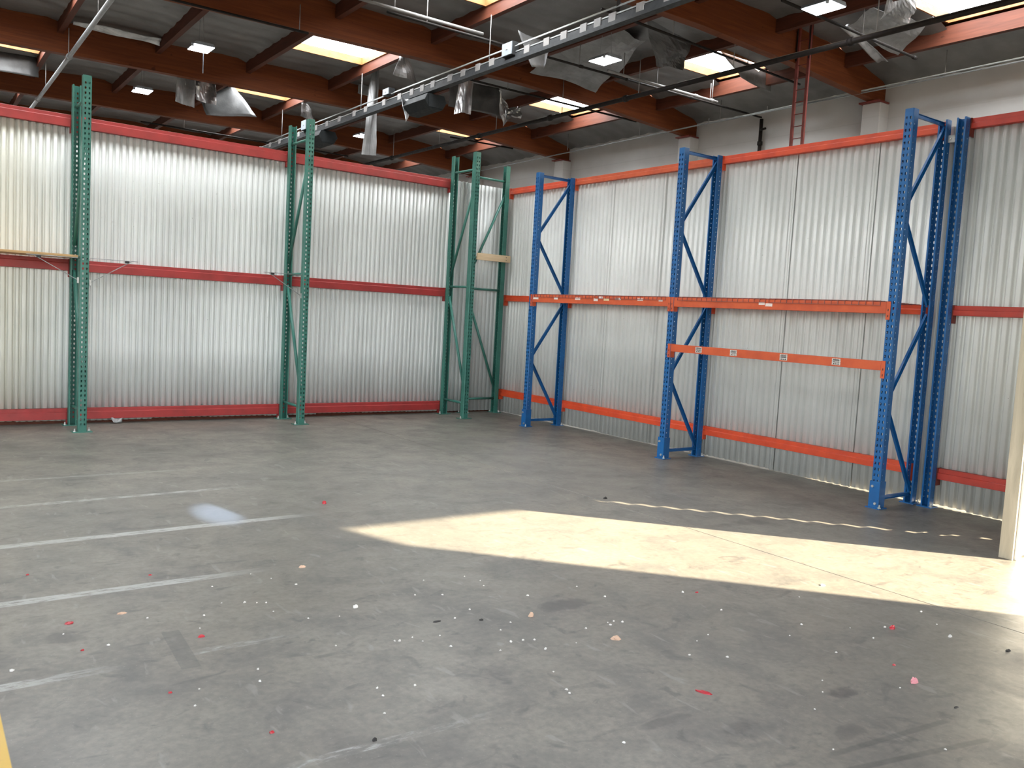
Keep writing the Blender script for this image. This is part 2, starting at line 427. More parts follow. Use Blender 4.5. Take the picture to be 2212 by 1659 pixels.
# plywood roof deck above everything, with openings left for the skylights
rd = MB()
for bi, (ya, yb) in enumerate(bays):
    for ci, x in enumerate(XE[:-1]):
        xa, xb = x, XE[ci+1]
        z = max(zt(xa), zt(xb))+.12
        if x in SKY_COLS and bi > 1:
            if bi == len(bays)-1: sy0, sy1 = ya+.12, ya+3.63
            else: sy0, sy1 = ya+(2.0 if x > 7 and ya > 0 else .75), ya+(3.62 if ya < 10 else 3.25)
            rd.box(xa, xb, ya, sy0, z, z+.03); rd.box(xa, xb, sy1, yb, z, z+.03)
        else: rd.box(xa, xb, ya, yb, z, z+.03)
rd.box(-20.2, -19, -12.2, 32.2, 8.3, 8.33); rd.box(11.9, 12.2, -12.2, 32.2, 7.9, 8.4)
link('roof_deck', rd.mesh('roof_deck', M['purlin']), ce)

# ------------------------------------------------------------------ corrugated sheet walls
def corr_sheet(n, pitch, H, depth, mat, rows=1, warp=0, seed=0, ragged=0, crumple=None):
    """n corrugations along +x, height H along z, crowns towards -y"""
    S = 14; v = []; f = []; rr = random.Random(seed)
    nx = n*S+1
    rws = [0]+[H*(j+1)/rows for j in range(rows)]
    top = [rr.uniform(-ragged, ragged) if i % S == 0 else 0 for i in range(nx)]
    for j, z in enumerate(rws):
        for i in range(nx):
            t = i/S; c = max(-1, min(1, 2.3*math.cos(2*PI*t)+1.1))
            y = -depth*.5*(c+1)
            x = pitch*t
            zz = z + (top[i] if j == len(rws)-1 else 0)
            y += warp*math.sin(PI*z/H)*math.sin(i/nx*PI)
            if crumple:
                cx, cz, r_, a_ = crumple; q = math.hypot(x-cx, (z-cz)*1.2)/r_
                if q < 1: y += a_*(1-q)*math.sin(i*1.7+z*40)
            v.append((x, y, zz))
    for j in range(len(rws)-1):
        for i in range(nx-1):
            a = j*nx+i; f.append((a, a+1, a+nx+1, a+nx))
    return mesh('corrugated_sheet', v, f, mat, True)
wl = struct(empty('wall_left', (0, 0, 0), LA))
LPITCH = .070; n_l = 10; wL = n_l*LPITCH
ms = [corr_sheet(n_l, LPITCH, 3.32, .024, M['sheet'], 4, wv, s) for s, wv in ((1, .01), (2, -.006), (3, .004))]
x = -.98; k_ = 0
while x > -10.4:
    x -= wL-.012
    o = solid(link('corrugated_sheet', ms[k_ % 3], wl, (x, -.001-.002*(k_ % 2), .032+.006*(k_ % 3))), .0012)
    k_ += 1
# taller, torn sheets in the corner behind the end frames
o = solid(link('corrugated_sheet', corr_sheet(6, .072, 3.34, .019, M['sheet'], 6, .01, 5, .02, (.10, 3.2, .35, .03)), wl, (-1.02, .012, .02)), .0012)
o = solid(link('corrugated_sheet', corr_sheet(9, .072, 3.335, .019, M['sheet'], 2, .0, 6, .006), wl, (-.60, .004, .022)), .0012)
wr = struct(empty('wall_right'))
RP = .0767; seams = [.02, -.48, -1.40, -2.32, -3.24, -4.16, -5.06, -5.96, -6.60, -7.12, -8.05]
mr = {}
for k_, (a, b) in enumerate(zip(seams, seams[1:])):
    n = max(5, round((a-b)/RP)); key = (n, k_ % 2)
    if key not in mr: mr[key] = corr_sheet(n, (abs(a-b)+.03)/n, 3.31, .026, M['sheet_r'], 2, (.008, -.005)[k_ % 2], k_)
    o = solid(link('corrugated_sheet', mr[key], wr, (-.001-.003*(k_ % 2), a, .006+.005*(k_ % 3)), -PI/2), .0012)
# stub wall by the doorway: stud, horizontal white sheets, a gap that lets the sun through
link('gap_light_blocker', MB().box(-10.4, -.02, .035, .075, 0, .10).mesh('gap_light_blocker', M['purlin']), wl)  # dark plank added behind the sheets to block light under their foot
ws = struct(empty('wall_stub', (0, -8.03, 0)))
bevel(link('end_stud', MB().box(-1.315, -1.275, -.035, .055, 0, 3.66).mesh('end_stud', M['stud']), ws), .003)
for xs in (-.86, -.66, -.30, -.04):
    link('stud', MB().box(xs-.018, xs+.018, -.0, .055, 0, 3.66).mesh('stud', M['stud']), ws)
for zz in (.02, 1.2, 2.4, 3.6):
    link('rail', MB().box(-1.27, -.66, .0, .05, zz, zz+.05).mesh('rail', M['stud']), ws)
def hsheet(x0, x1, z0, z1, saw0=0, saw1=0):
    nz = int((z1-z0)/.0085); v = []; f = []
    for j in range(nz+1):
        z = z0+(z1-z0)*j/nz; c = max(-1, min(1, 1.3*math.cos(2*PI*z/.093)+.3)); y = -.012-.006*(c+1)
        q = (z/.093) % 1.0
        v += [(x0+saw0*q, y, z), (x1+saw1*q, y, z)]
    for j in range(nz): f.append((2*j, 2*j+1, 2*j+3, 2*j+2))
    return mesh('white_sheet', v, f, M['sheet_w'], True)
solid(link('white_sheet', hsheet(-1.277, -.56, .01, 3.66, 0, .085), ws), .0012)
solid(link('white_sheet', hsheet(-.512, .0, .01, 3.66, .085, 0), ws), .0012)
# shims that interrupt the slit low down
for zz, hh in ((.0, .045), (.08, .05), (.17, .06), (.28, .06), (.40, .05), (.52, .04)):
    link('shim', MB().box(-.56, -.40, -.04, -.026, zz, zz+hh).mesh('shim', M['stud']), ws)
bevel(link('jamb_trim', MB().box(-1.285, -1.215, -.052, -.030, 0, 3.66).mesh('jamb_trim', M['sheet_w']), ws), .003)
for zz in (.055, .5, 1.0, 1.5): link('screw', MB().tube((-1.235, -.052, zz), (-1.235, -.056, zz), .006, 8).mesh('screw', M['galv']), ws)

# ------------------------------------------------------------------ rack uprights
def post_mesh(name, H, mat, w=.078, dep=.072, pitch=.0508, side_hole=.004, lip=.014):
    """C section, web at y=0 facing -y, flanges towards +y, with teardrop slots"""
    v = []; f = []
    def cell(P, hole, quad):
        # P maps (u,z) to 3D; quad = u0,u1,z0,z1 ; hole = list of (u,z)
        u0, u1, z0, z1 = quad; o = len(v); n = len(hole)
        if n == 6: outer = [(u0, z0), (u1, z0), (u1, (z0+z1)/2), (u1, z1), (u0, z1), (u0, (z0+z1)/2)]
        else: outer = [(u0, z0), (u1, z0), (u1, z1), (u0, z1)]
        for a in outer: v.append(P(*a))
        for a in hole: v.append(P(*a))
        for i in range(n): f.append((o+i, o+(i+1) % n, o+n+(i+1) % n, o+n+i))
    web = lambda u, z: (u, 0, z)
    N = int(H/pitch)
    for k in range(N):
        z0 = k*pitch; z1 = z0+pitch; zc = (z0+z1)/2
        for cx, a, b in ((-.018, -w/2+.006, 0), (.018, 0, w/2-.006)):
            if k < 1 or k == N-1:
                o = len(v); v.extend([web(a, z0), web(b, z0), web(b, z1), web(a, z1)]); f.append((o, o+1, o+2, o+3)); continue
            tw, bw = .0085, .0050     # teardrop: wide above, narrow below
            hole = [(cx-bw, zc-.012), (cx+bw, zc-.012), (cx+tw, zc+.001), (cx+tw*.8, zc+.012), (cx-tw*.8, zc+.012), (cx-tw, zc+.001)]
            cell(web, hole, (a, b, z0, z1))
        for sgn in (-1, 1):
            P = lambda u, z, s_=sgn: (s_*w/2, u, z)
            o = len(v); v.extend([(sgn*(w/2-.006), 0, z0), (sgn*w/2, .006, z0), (sgn*w/2, .006, z1), (sgn*(w/2-.006), 0, z1)]); f.append((o, o+1, o+2, o+3))
            r = side_hole; uc = .028 if k % 2 or side_hole > .0035 else .05
            if r and 0 < k < N-1: cell(P, [(uc-r, zc-r), (uc+r, zc-r), (uc+r, zc+r), (uc-r, zc+r)], (.006, dep, z0, z1))
            else:
                o = len(v); v.extend([P(.006, z0), P(dep, z0), P(dep, z1), P(.006, z1)]); f.append((o, o+1, o+2, o+3))
    zz = N*pitch
    for sgn in (-1, 1):
        o = len(v); v.extend([(sgn*w/2, dep, 0), (sgn*(w/2-lip), dep, 0), (sgn*(w/2-lip), dep, zz), (sgn*w/2, dep, zz)]); f.append((o, o+1, o+2, o+3))
    # weld coincident vertices
    key = {}; remap = []; nv = []
    for p_ in v:
        q = (round(p_[0], 5), round(p_[1], 5), round(p_[2], 5))
        if q not in key: key[q] = len(nv); nv.append(p_)
        remap.append(key[q])
    f2 = [tuple(remap[i] for i in q) for q in f]
    return mesh(name, nv, f2, mat)
GH, BH = 3.658, 3.353
D = .611        # front web to rear web
g_post = post_mesh('post', GH, M['green'], .080, .072, .0508, .0028)
b_post = post_mesh('post', BH, M['blue'], .078, .074, .0508, .0046)
def brace_c(p, q, mat, w=.034, t=.020):
    """brace made of a small C channel (drawn as a bar with lips)"""
    b = MB(); p, q = Vector(p), Vector(q); d_ = (q-p).normalized(); s_ = Vector((1, 0, 0)); n_ = d_.cross(s_).normalized()
    v = []
    prof = [(-w/2, 0), (w/2, 0), (w/2, t), (w/2-.003, t), (w/2-.003, .003), (-w/2+.003, .003), (-w/2+.003, t), (-w/2, t)]
    for c in (p, q):
        for a, h in prof: v.append(c + n_*a + s_*(h-t/2))
    n = len(prof); f = [(i, (i+1) % n, n+(i+1) % n, n+i) for i in range(n)] + [tuple(range(n))[::-1], tuple(range(n, 2*n))]
    b.add(v, f); return b.mesh('brace', mat)
def bolt_mesh():
    b = MB(); b.tube((0, 0, 0), (0, 0, .010), .015, 6); b.tube((0, 0, .010), (0, 0, .032), .0075, 8); return b.mesh('anchor_bolt', M['zinc'])
BOLT = bolt_mesh()
def plate_mesh(w, l, mat, t=.009):
    return MB().box(-w/2, w/2, -l/2, l/2, 0, t).mesh('base_plate', mat)
G_PLATE = plate_mesh(.19, .11, M['green']); B_PLATE = plate_mesh(.13, .12, M['blue'])
G_H = [(3.44), (1.835), (.215)]
g_braces = [((0, .04, z), (0, D-.04, z)) for z in G_H] + [((0, .05, 3.22), (0, D-.05, 1.97)), ((0, D-.045, 1.70), (0, .05, .36))]
b_braces = [((0, .03, 3.325), (0, D-.03, 3.325)), ((0, .05, .085), (0, D-.05, .085)), ((0, D-.03, 3.30), (0, .06, 2.56)), ((0, .06, 2.50), (0, D-.04, 1.76)),
            ((0, D-.04, 1.68), (0, .06, .94)), ((0, .06, .88), (0, D-.05, .10))]
gbm = []
for i, (p_, q_) in enumerate(g_braces):
    b = MB(); b.tube(p_, q_, .0165 if i < 3 else .019, 10); gbm.append(b.mesh('brace', M['green'], True))
bbm = [brace_c(p_, q_, M['blue'], .040 if i > 1 else .034) for i, (p_, q_) in enumerate(b_braces)]
guard_m = MB()
guard_m.prism([(-.047, -.008), (.047, -.008), (.047, .082), (.041, .082), (.041, -.002), (-.041, -.002), (-.041, .082), (-.047, .082)], .009, .235, 'z')
GUARD = guard_m.mesh('foot_guard', M['blue'])
gb_m = MB().tube((0, 0, 0), (0, -.012, 0), .012, 6).mesh('guard_bolt', M['zinc'])
def make_green(label, loc, rz, rear_too=True, group='green rack frames along the left wall'):
    t = tag(empty('rack_upright', loc, rz), label, 'rack frame')
    po = solid(link('post', g_post, t, (0, 0, .009)), .0022)
    if rear_too:
        solid(link('post', g_post, t, (0, D, .009), PI), .0022)
    for m_, (p_, q_) in zip(gbm, g_braces):
        link('horizontal_brace' if p_[2] == q_[2] else 'diagonal_brace', m_, t)
    for y in ((.036, D-.036) if rear_too else (.036,)):
        bp = link('base_plate', G_PLATE, t, (0, y, 0))
        for sx_, sy_ in ((-.075, -.03), (.075, .03)): link('anchor_bolt', BOLT, bp, (sx_, sy_, .009))
    return t
def make_blue(label, loc, rz):
    t = tag(empty('rack_upright', loc, rz), label, 'rack frame')
    solid(link('post', b_post, t, (0, 0, .009)), .0022); solid(link('post', b_post, t, (0, D, .009), PI), .0022)
    for m_, (p_, q_) in zip(bbm, b_braces):
        link('horizontal_brace' if p_[2] == q_[2] else 'diagonal_brace', m_, t)
    for y in (.036, D-.036):
        bp = link('base_plate', B_PLATE, t, (0, y, 0))
        link('anchor_bolt', BOLT, bp, (.058, -.045 if y < .3 else .03, .009))
    g = link('foot_guard', GUARD, t)
    link('guard_bolt', gb_m, g, (-.018, -.008, .19)); link('guard_bolt', gb_m, g, (.018, -.008, .045))
    return t
GX = [-8.385, -5.9553, -3.5247, -1.1017]; GYF = -.6963
LEFTN = ['green rack frame at the left wall, beyond the plywood shelf', 'green rack frame holding the plywood shelf, nearest the left edge',
         'green rack frame midway along the left wall', 'green rack frame at the right end of the left wall, before the corner']
for x_, lb in zip(GX, LEFTN): make_green(lb, LP(x_, GYF), LA)
# the green frame set flat against the wall in the corner
fr = tag(empty('rack_upright', LP(-.7447-.04, -.12), LA-PI/2), 'green rack frame standing flat against the corner, behind a pine board', 'rack frame')
GD = .7447-.1892+.08
for y_, r_ in ((0, 0), (GD, PI)): solid(link('post', g_post, fr, (0, y_, .009), r_), .0022)
for i, (p_, q_) in enumerate(g_braces):
    sc = GD/D; P_ = (0, p_[1]*sc, p_[2]); Q_ = (0, q_[1]*sc, q_[2])
    if i >= 3: P_, Q_ = (0, GD-.05, 3.24) if i == 3 else (0, .05, 1.62), (0, .05, 2.1) if i == 3 else (0, GD-.05, .33)
    link('horizontal_brace' if i < 3 else 'diagonal_brace', MB().tube(P_, Q_, .0165 if i < 3 else .019, 10).mesh('brace', M['green'], True), fr)
for y_ in (.036, GD-.036):
    bp = link('base_plate', G_PLATE, fr, (0, y_, 0))
    for a_, b_ in ((-.075, -.03), (.075, .03)): link('anchor_bolt', BOLT, bp, (a_, b_, .009))
BYP = [-1.5765, -4.1245, -6.6614]; BXF = -.6926
for y_, lb in zip(BYP, ('blue rack frame nearest the corner, at the right wall', 'middle one of the three blue rack frames',
                        'tall blue rack frame at the right, largest in view')): make_blue(lb, (BXF, y_, 0), -PI/2)
sp = tag(empty('rack_post', (-.085, -6.823, 0), PI/2), 'single blue rack post against the right wall, right of the last frame', 'rack post')
solid(link('post', b_post, sp, (0, 0, .009)), .0022)
bp = link('base_plate', B_PLATE, sp, (0, .036, 0)); link('anchor_bolt', BOLT, bp, (-.055, .045, .009))
rs = tag(empty('row_spacer', (-.10, -6.742, 3.20)), 'galvanised spacer between the two blue posts, at their tops', 'spacer')
link('channel', MB().prism([(-.02, -.03), (.02, -.03), (.02, -.026), (-.016, -.026), (-.016, .026), (.02, .026), (.02, .03), (-.02, .03)], -.042, .042, 'y').mesh('channel', M['zinc']), rs)
link('spacer_bolt', MB().tube((-.03, -.02, .0), (-.018, -.02, .0), .009, 6).mesh('spacer_bolt', M['zinc']), rs)
link('spacer_bolt', MB().tube((-.03, .02, .0), (-.018, .02, .0), .009, 6).mesh('spacer_bolt', M['zinc']), rs)

# ------------------------------------------------------------------ beams
def make_beam(label, group, loc, rz, L, h, mat, zt_, step=1, connect=.20, wdt=.062, conn_mat=None, hooks=True):
    """beam along local +x from 0 to L, step towards local +y*step ; top at zt_"""
    t = tag(empty('rack_beam', (loc[0], loc[1], zt_), rz), label, 'rack beam', None)
    s = step
    pr = [(-.5*wdt*s, -h), (.5*wdt*s, -h), (.5*wdt*s, -.042), (.5*wdt*s-.004*s, -.038), (.02*s-.0*s, -.038), (.02*s, 0), (-.5*wdt*s, 0)]
    if s < 0: pr = pr[::-1]
    bevel(link('rail', MB().prism(pr, .004, L-.004, 'x').mesh('rail', mat), t), .003)
    cm = conn_mat or mat
    for xx, sg in ((0, 1), (L, -1)):
        b = MB()
        # L shaped end connector: plate across the beam end and wing that hooks over the post face
        a0, a1 = sorted((xx, xx+sg*.004)); b.box(a0, a1, -wdt*.5, wdt*.5, -connect, .004)
        c0, c1 = sorted((xx, xx-sg*.038)); y_ = CONN_Y*1.0 if False else 0
        b.box(c0, c1, conn_off(s, wdt)-.002, conn_off(s, wdt)+.002, -connect, .004)
        e = bevel(link('end_connector', b.mesh('end_connector', cm), t), .0015, 1)
        if hooks:
            for q in (.06, .11): link('slot', MB().box(xx-sg*.023, xx-sg*.017, conn_off(s, wdt)-s*.0035-.001, conn_off(s, wdt)-s*.0035+.001, -q-.018, -q).mesh('slot', M['rubber']), e)
    return t
def conn_off(s, wdt): return -s*wdt*.0 + (0.0)
CONN_Y = 0
# rear beams, left wall : local x along wall, step faces the room (-y)
lev = (('top', 3.356, .127), ('middle', 1.814, .122), ('bottom', .180, .122))
bayn = ['left of the plywood shelf frame', 'between the two left green frames', 'right of the middle green frame']
def conn_setter(v):
    global conn_off
    conn_off = lambda s, wdt: v
for ln, z_, h_ in lev:
    for i in range(3):
        conn_setter(-.012 if False else -.006)
        a = GX[i]+.044; b = GX[i+1]-.044
        make_beam('dark red %s beam on the left wall, %s' % (ln, bayn[i]), None, LP(a, -.052), LA, b-a, h_, M['red'], z_, -1, .19)
# rear beams, right wall : local x along -Y. rz=-90deg: local x -> -Y, local y -> +X ; room is local -y
lev = (('top', 3.360, .086), ('middle', 1.772, .086), ('bottom', .348, .097))
ys = [(-.10, -1.5765+.042), (-1.5765-.042, -4.1245+.042), (-4.1245-.042, -6.6614+.042), (-6.823-.042, -8.02)]
nm = ['in the corner bay', 'between the first and middle blue frames', 'between the middle and largest blue frames', 'right of the single blue post']
for ln, z_, h_ in lev:
    for i, (a, b) in enumerate(ys):
        mt = M['orange'] if i < 3 else M['orange3']
        if ln == 'top' and i == 1: mt = M['orange2']
        conn_setter(-.030)
        make_beam('%s %s rear beam on the right wall, %s' % ('orange' if i < 3 else 'red orange', ln, nm[i]), None, (-.052, a), -PI/2, a-b, h_, mt, z_, -1, .155,
                  conn_mat=(M['rustred'] if i == 3 else None), hooks=False)
# front beams of the blue rack: step faces the wall (local +y)
conn_setter(-.036)
yb = [(BYP[0]-.042, BYP[1]+.042), (BYP[1]-.042, BYP[2]+.042)]
fb = []
for i, ((a, b), lb) in enumerate(zip(yb, ('orange front shelf beam with paper stickers, left blue bay', 'orange front shelf beam with two stickers, right blue bay'))):
    fb.append(make_beam(lb, None, (BXF+.028, a), -PI/2, a-b, .098, M['orange2'], 1.765, 1, .15))
lb_ = make_beam('lower orange front beam with four printed labels, right blue bay', None, (BXF+.028, yb[1][0]), -PI/2, yb[1][0]-yb[1][1], .080, M['orange2'], 1.262, 1, .145)
# paper stickers
def sticker_mat(name, c, dark):
    k = NT(name); p = k.obj()
    n = k.n('ShaderNodeTexBrick'); k.lk(k.mapv(p, (1, 1, 1)), n.inputs[0])
    f = k.ramp(k.noise(k.mapv(p, (140, 1, 260)), 1, 2), .5, .56)
    return k.out(k.mix(k.math('MULTIPLY', f, dark), c, (.06, .05, .05)), .6)
M['st_w'] = sticker_mat('paper_sticker', (.85, .72, .66), .25)
M['st_p'] = sticker_mat('printed_sticker', (.80, .76, .70), .75)
M['st_y'] = sticker_mat('yellowed_sticker', (.88, .68, .38), .2)
M['st_g'] = sticker_mat('scraped_sticker', (.42, .25, .22), .6)
def stick(beam, x, z, w_, h_, m_, label=None, yoff=-.0325):
    o = link('sticker', MB().box(-w_/2, w_/2, -.0008, .0008, -h_/2, h_/2).mesh('sticker', m_), beam, (x, yoff, z))
    if label: o['label'] = label
    return o
for (x_, z_, w_, h_, m_) in ((.075, -.045, .11, .030, 'st_w'), (.50, -.040, .075, .030, 'st_w'), (.93, -.038, .10, .030, 'st_w'), (1.27, -.045, .075, .034, 'st_w'),
                             (1.36, -.020, .07, .030, 'st_w'), (1.46, -.040, .095, .030, 'st_y'), (1.64, -.030, .06, .026, 'st_g'), (1.69, -.030, .035, .026, 'st_w'), (2.03, -.032, .09, .028, 'st_w'), (2.35, -.036, .06, .02, 'st_w')):
    stick(fb[0], x_, z_, w_, h_, M[m_])
stick(fb[1], 1.16, -.040, .07, .028, M['st_w']); stick(fb[1], 1.245, -.052, .08, .030, M['st_w'])
for x_, l_ in ((.40, 1), (.86, 1), (1.46, 1), (2.02, 1)):
    s_ = stick(lb_, x_, -.038, .085, .058, M['st_p'], 'torn printed label')
    for a in (-.022, 0, .022): link('ink_mark', MB().box(a-.006, a+.006, -.0018, -.0008, -.024, -.014).mesh('ink_mark', M['rubber']), s_)
    for zz in (-.002, .010, .019): link('ink_mark', MB().box(-.032, .03, -.0018, -.0008, zz-.003, zz+.003).mesh('ink_mark', M['rubber']), s_)
# wire decks lying on the middle beams
def make_deck(label, y0, L):
    t = tag(empty('wire_deck', (BXF, y0, 1.765)), label, 'wire deck')
    b = MB(); n = int(L/.064)
    for i in range(n+1):
        y = -L*i/n
        b.bar((-.007, y, .004), (.625, y, .004), .005, .005); b.bar((-.007, y, .004), (-.007, y, -.030), .005, .005, (1, 0, 0))
    o = link('cross_wires', b.mesh('cross_wires', M['deck']), t); o['kind'] = 'stuff'
    b = MB()
    for i in range(11):
        x_ = .0+.062*i; b.bar((x_, .0, .008), (x_, -L, .008), .0045, .0045)
    b.bar((-.009, 0, -.030), (-.009, -L, -.030), .005, .005)
    o = link('long_wires', b.mesh('long_wires', M['deck']), t); o['kind'] = 'stuff'
    for q in (.2, .5, .8):
        link('support_channel', MB().box(.03, .60, -L*q-.02, -L*q+.02, -.038, -.001).mesh('support_channel', M['deck']), t)
    return t
M['deck'] = paint('deck_wire', (.34, .10, .08), (.25, .12, .10), .5, .3, metal=.3)
make_deck('wire deck on the left blue bay, next to the first frame', -1.66, 1.17)
make_deck('wire deck on the left blue bay, next to the middle frame', -2.87, 1.17)
make_deck('wire deck on the right blue bay, next to the middle frame', -4.22, 1.15)
make_deck('wire deck on the right blue bay, next to the largest frame', -5.41, 1.15)

# ------------------------------------------------------------------ plywood shelf, arms, board
ps = tag(bevel(link('plywood_shelf', MB().box(-1.95, 0, 0, .52, 0, .024).mesh('plywood_shelf', M['ply']), None, LP(-6.0, -.59, 1.826), LA), .002, 1),
         'plywood board lying on the middle left beam, cut off by the photo edge', 'shelf board')
def arm(label, x, zt_, zb_, dirx):
    t = tag(empty('shelf_bracket', LP(x, -.655, 0), LA), label, 'shelf bracket')
    link('strut', MB().bar((0, 0, zb_), (dirx*.40, .0, zt_), .016, .006, (0, 1, 0)).mesh('strut', M['galv']), t)
    link('top_rod', MB().tube((0, 0, zt_+.006), (dirx*.47, 0, zt_+.006), .0035, 6).mesh('top_rod', M['galv']), t)
    link('clip', MB().box(dirx*.36-.02, dirx*.36+.02, -.01, .01, zt_-.018, zt_+.004).mesh('clip', M['rubber']), t)
    link('foot', MB().box(-.008, .008, -.01, .01, zb_-.03, zb_+.03).mesh('foot', M['zinc']), t)
arm('grey diagonal arm below the plywood shelf, left of the green post', -6.012, 1.812, 1.59, -1)
arm('grey diagonal arm on the green shelf post, pointing right', -5.898, 1.818, 1.57, 1)
arm('grey diagonal arm on the middle green frame, pointing left', -3.572, 1.815, 1.57, -1)
bd = tag(empty('pine_board', LP(-.690, -.185, 2.255), LA), 'pale pine board screwed across the corner green frame', 'board')
bevel(link('plank', MB().box(0, .595, -.018, .018, 0, .100).mesh('plank', M['pine']), bd), .003, 1)
for q in (.03, .07): link('screw', MB().tube((.515, -.018, q), (.515, -.0205, q), .006, 8).mesh('screw', M['rubber']), bd)

# ------------------------------------------------------------------ high bay lamps
def lamp(label, x, y, z, dim=False, cord=False):
    t = tag(empty('high_bay_lamp', (x, y, z)), label, 'ceiling lamp')
    a, b_ = .24, .31
    h = MB().prism([(-a, 0), (a, 0), (a*.8, .07), (-a*.8, .07)], -b_, b_, 'y').mesh('housing', M['white_box'])
    bevel(link('housing', h, t), .006)
    link('diffuser', MB().box(-a+.02, a-.02, -b_+.02, b_-.02, -.012, -.001).mesh('diffuser', M['lamp']), t)
    zt_ = zt(x)-.06-z
    for q in (-.2, .2): link('hanging_wire', MB().tube((0, q, .07), (0, q*.6, zt_), .004, 5).mesh('hanging_wire', M['galv']), t)
    link('sensor', MB().tube((-a-.02, -b_+.05, .02), (-a-.02, -b_+.05, -.05), .03, 10).mesh('sensor', M['white_box'], True), t)
    if cord: link('pull_rod', MB().tube((.0, -.2, -.012), (0, -.2, -.60), .008, 6).mesh('pull_rod', M['white_box']), t)
lamp('glowing high bay lamp at upper left, with a white rod below', -1.83, 10.25, 7.25, cord=True)
lamp('glowing high bay lamp further back at upper left, above the green frame', -1.93, 15.8, 7.25)
lamp('square high bay lamp below torn foil, right of the long rail', 5.22, 4.10, 7.23)
lamp('high bay lamp half hidden by the crumpled foil strip', 5.25, 10.0, 7.28)
lamp('small far high bay lamp beside the longest foil strip', 5.26, 16.5, 7.28)
lamp('high bay lamp cut off by the top edge of the photo', 5.85, -1.0, 7.23)

# ------------------------------------------------------------------ long rail with straps and boxes
t = tag(empty('busway_rail', (2.69, 0, 6.62)), 'long grey overhead rail with pale straps, running to the far left', 'overhead rail')
link('lower_channel', MB().prism([(-.08, 0), (.08, 0), (.08, .07), (.07, .07), (.07, .01), (-.07, .01), (-.07, .07), (-.08, .07)], -8, 24, 'y').mesh('lower_channel', M['dark_tray']), t)
link('side_rail', MB().box(-.035, .035, -8, 24, .09, .17).mesh('side_rail', M['dark_tray']), t)
link('top_rail', MB().box(-.03, .03, -8, 24, .19, .215).mesh('top_rail', M['galv']), t)
sm = MB().box(-.045, .045, -.09, .09, .03, .235).mesh('strap', M['strap'])
for y in [-1.0, -.35, .3, 1.0, 1.39, 1.78, 2.35, 2.88, 3.52, 4.77, 5.31, 5.91, 6.47, 7.24, 7.75, 8.26, 8.9, 9.74, 10.83, 11.55, 12.54, 13.4, 14.2, 15.6, 16.4, 17.3, 18.2, 19.2, 20.2, 21.2, 22.2]:
    link('strap', sm, t, (0, y, 0))
for dx, dz in ((-.05, .30), (0, .33), (.03, .36)):
    link('conduit', MB().tube((dx, -2, dz), (dx, 18.5, dz), .010, 6).mesh('conduit', M['galv'], True), t)
for y, zz in ((4.93, 1.18), (11.2, 1.18), (17.2, 1.18), (-1.3, 1.18)):
    link('hanger_rod', MB().tube((0, y, .2), (0, y, zz), .010, 6).mesh('hanger_rod', M['strap'], True), t)
link('sway_brace', MB().bar((.0, .9, .24), (.25, 1.15, 1.2), .06, .06).mesh('sway_brace', M['black']), t)
def swbox(label, x, y, z, sx_, sy_, sz_, m_='white_box'):
    t = tag(empty('switch_box', (x, y, z)), label, 'switch box')
    bevel(link('case', MB().box(-sx_/2, sx_/2, -sy_/2, sy_/2, -sz_/2, sz_/2).mesh('case', M['dark_tray']), t), .004)
    bevel(link('cover', MB().box(-sx_/2-.02, -sx_/2, -sy_/2+.01, sy_/2-.01, -sz_/2+.01, sz_/2-.01).mesh('cover', M[m_]), t), .003)
    link('latch', MB().box(-sx_/2-.03, -sx_/2-.02, -.03, .03, -.012, .0).mesh('latch', M['zinc']), t)
swbox('pale blue switch box on the long rail, nearest one', 2.66, 4.1, 6.885, .16, .36, .27)
swbox('pale blue switch box on the long rail, beside the longest foil strip', 2.66, 9.5, 6.99, .16, .34, .17)
swbox('pale blue switch box on the long rail, above the middle green frame', 2.66, 15.0, 6.96, .16, .40, .30)
def ubox(label, y, L_, z, h_):
    t = tag(empty('unit_heater', (2.75, y, z)), label, 'heater box')
    bevel(link('case', MB().prism([(-.18, 0), (.18, 0), (.30, h_*.55), (.22, h_), (-.22, h_), (-.30, h_*.55)], -L_/2, L_/2, 'y').mesh('case', M['heater']), t), .01)
    link('end_panel', MB().box(-.2, .2, -L_/2-.02, -L_/2, .03, h_-.03).mesh('end_panel', M['heater']), t)
    for q in (-.3, .3): link('bracket', MB().box(-.02, .02, q*L_-.02, q*L_+.02, h_, h_+.12).mesh('bracket', M['galv']), t)
ubox('dark hexagonal box hung below the long rail, near the centre', 7.8, 1.15, 6.22, .34)
ubox('dark box hung below the long rail, above the middle green frame', 14.0, 1.0, 6.24, .36)

# ------------------------------------------------------------------ pipes
def pipe(name, label, pts, r, mat, hang=(), htop=7.8, fit=(), cat='pipe'):
    t = tag(empty(name, pts[0]), label, cat); o0 = Vector(pts[0])
    for a, b in zip(pts, pts[1:]):
        link('pipe', MB().tube(Vector(a)-o0, Vector(b)-o0, r, 12).mesh('pipe', M[mat], True), t)
    for h in hang:
        h_ = Vector(h)-o0
        link('hanger', MB().tube(h_, (h_.x, h_.y, htop-o0.z), .010, 6).mesh('hanger', M['strap'], True), t)
    for h in fit:
        h_ = Vector(h)-o0; d_ = (Vector(pts[1])-Vector(pts[0])).normalized()
        link('coupling', MB().tube(h_-d_*.05, h_+d_*.05, r*1.45, 12).mesh('coupling', M[mat], True), t)
    return t
pipe('sprinkler_main', 'long black sprinkler main pipe crossing below the roof beams', [(6.75, 26, 6.85), (6.75, -11.5, 6.85)], .055, 'black',
     [(6.75, y, 6.9) for y in (1.75, 4.6, 7.5, 10.6, 13.9, 17.1, -1.5)], 7.8, [(6.75, y, 6.85) for y in (5.03, -1.0, 8.0, 11.5, 17.2)])
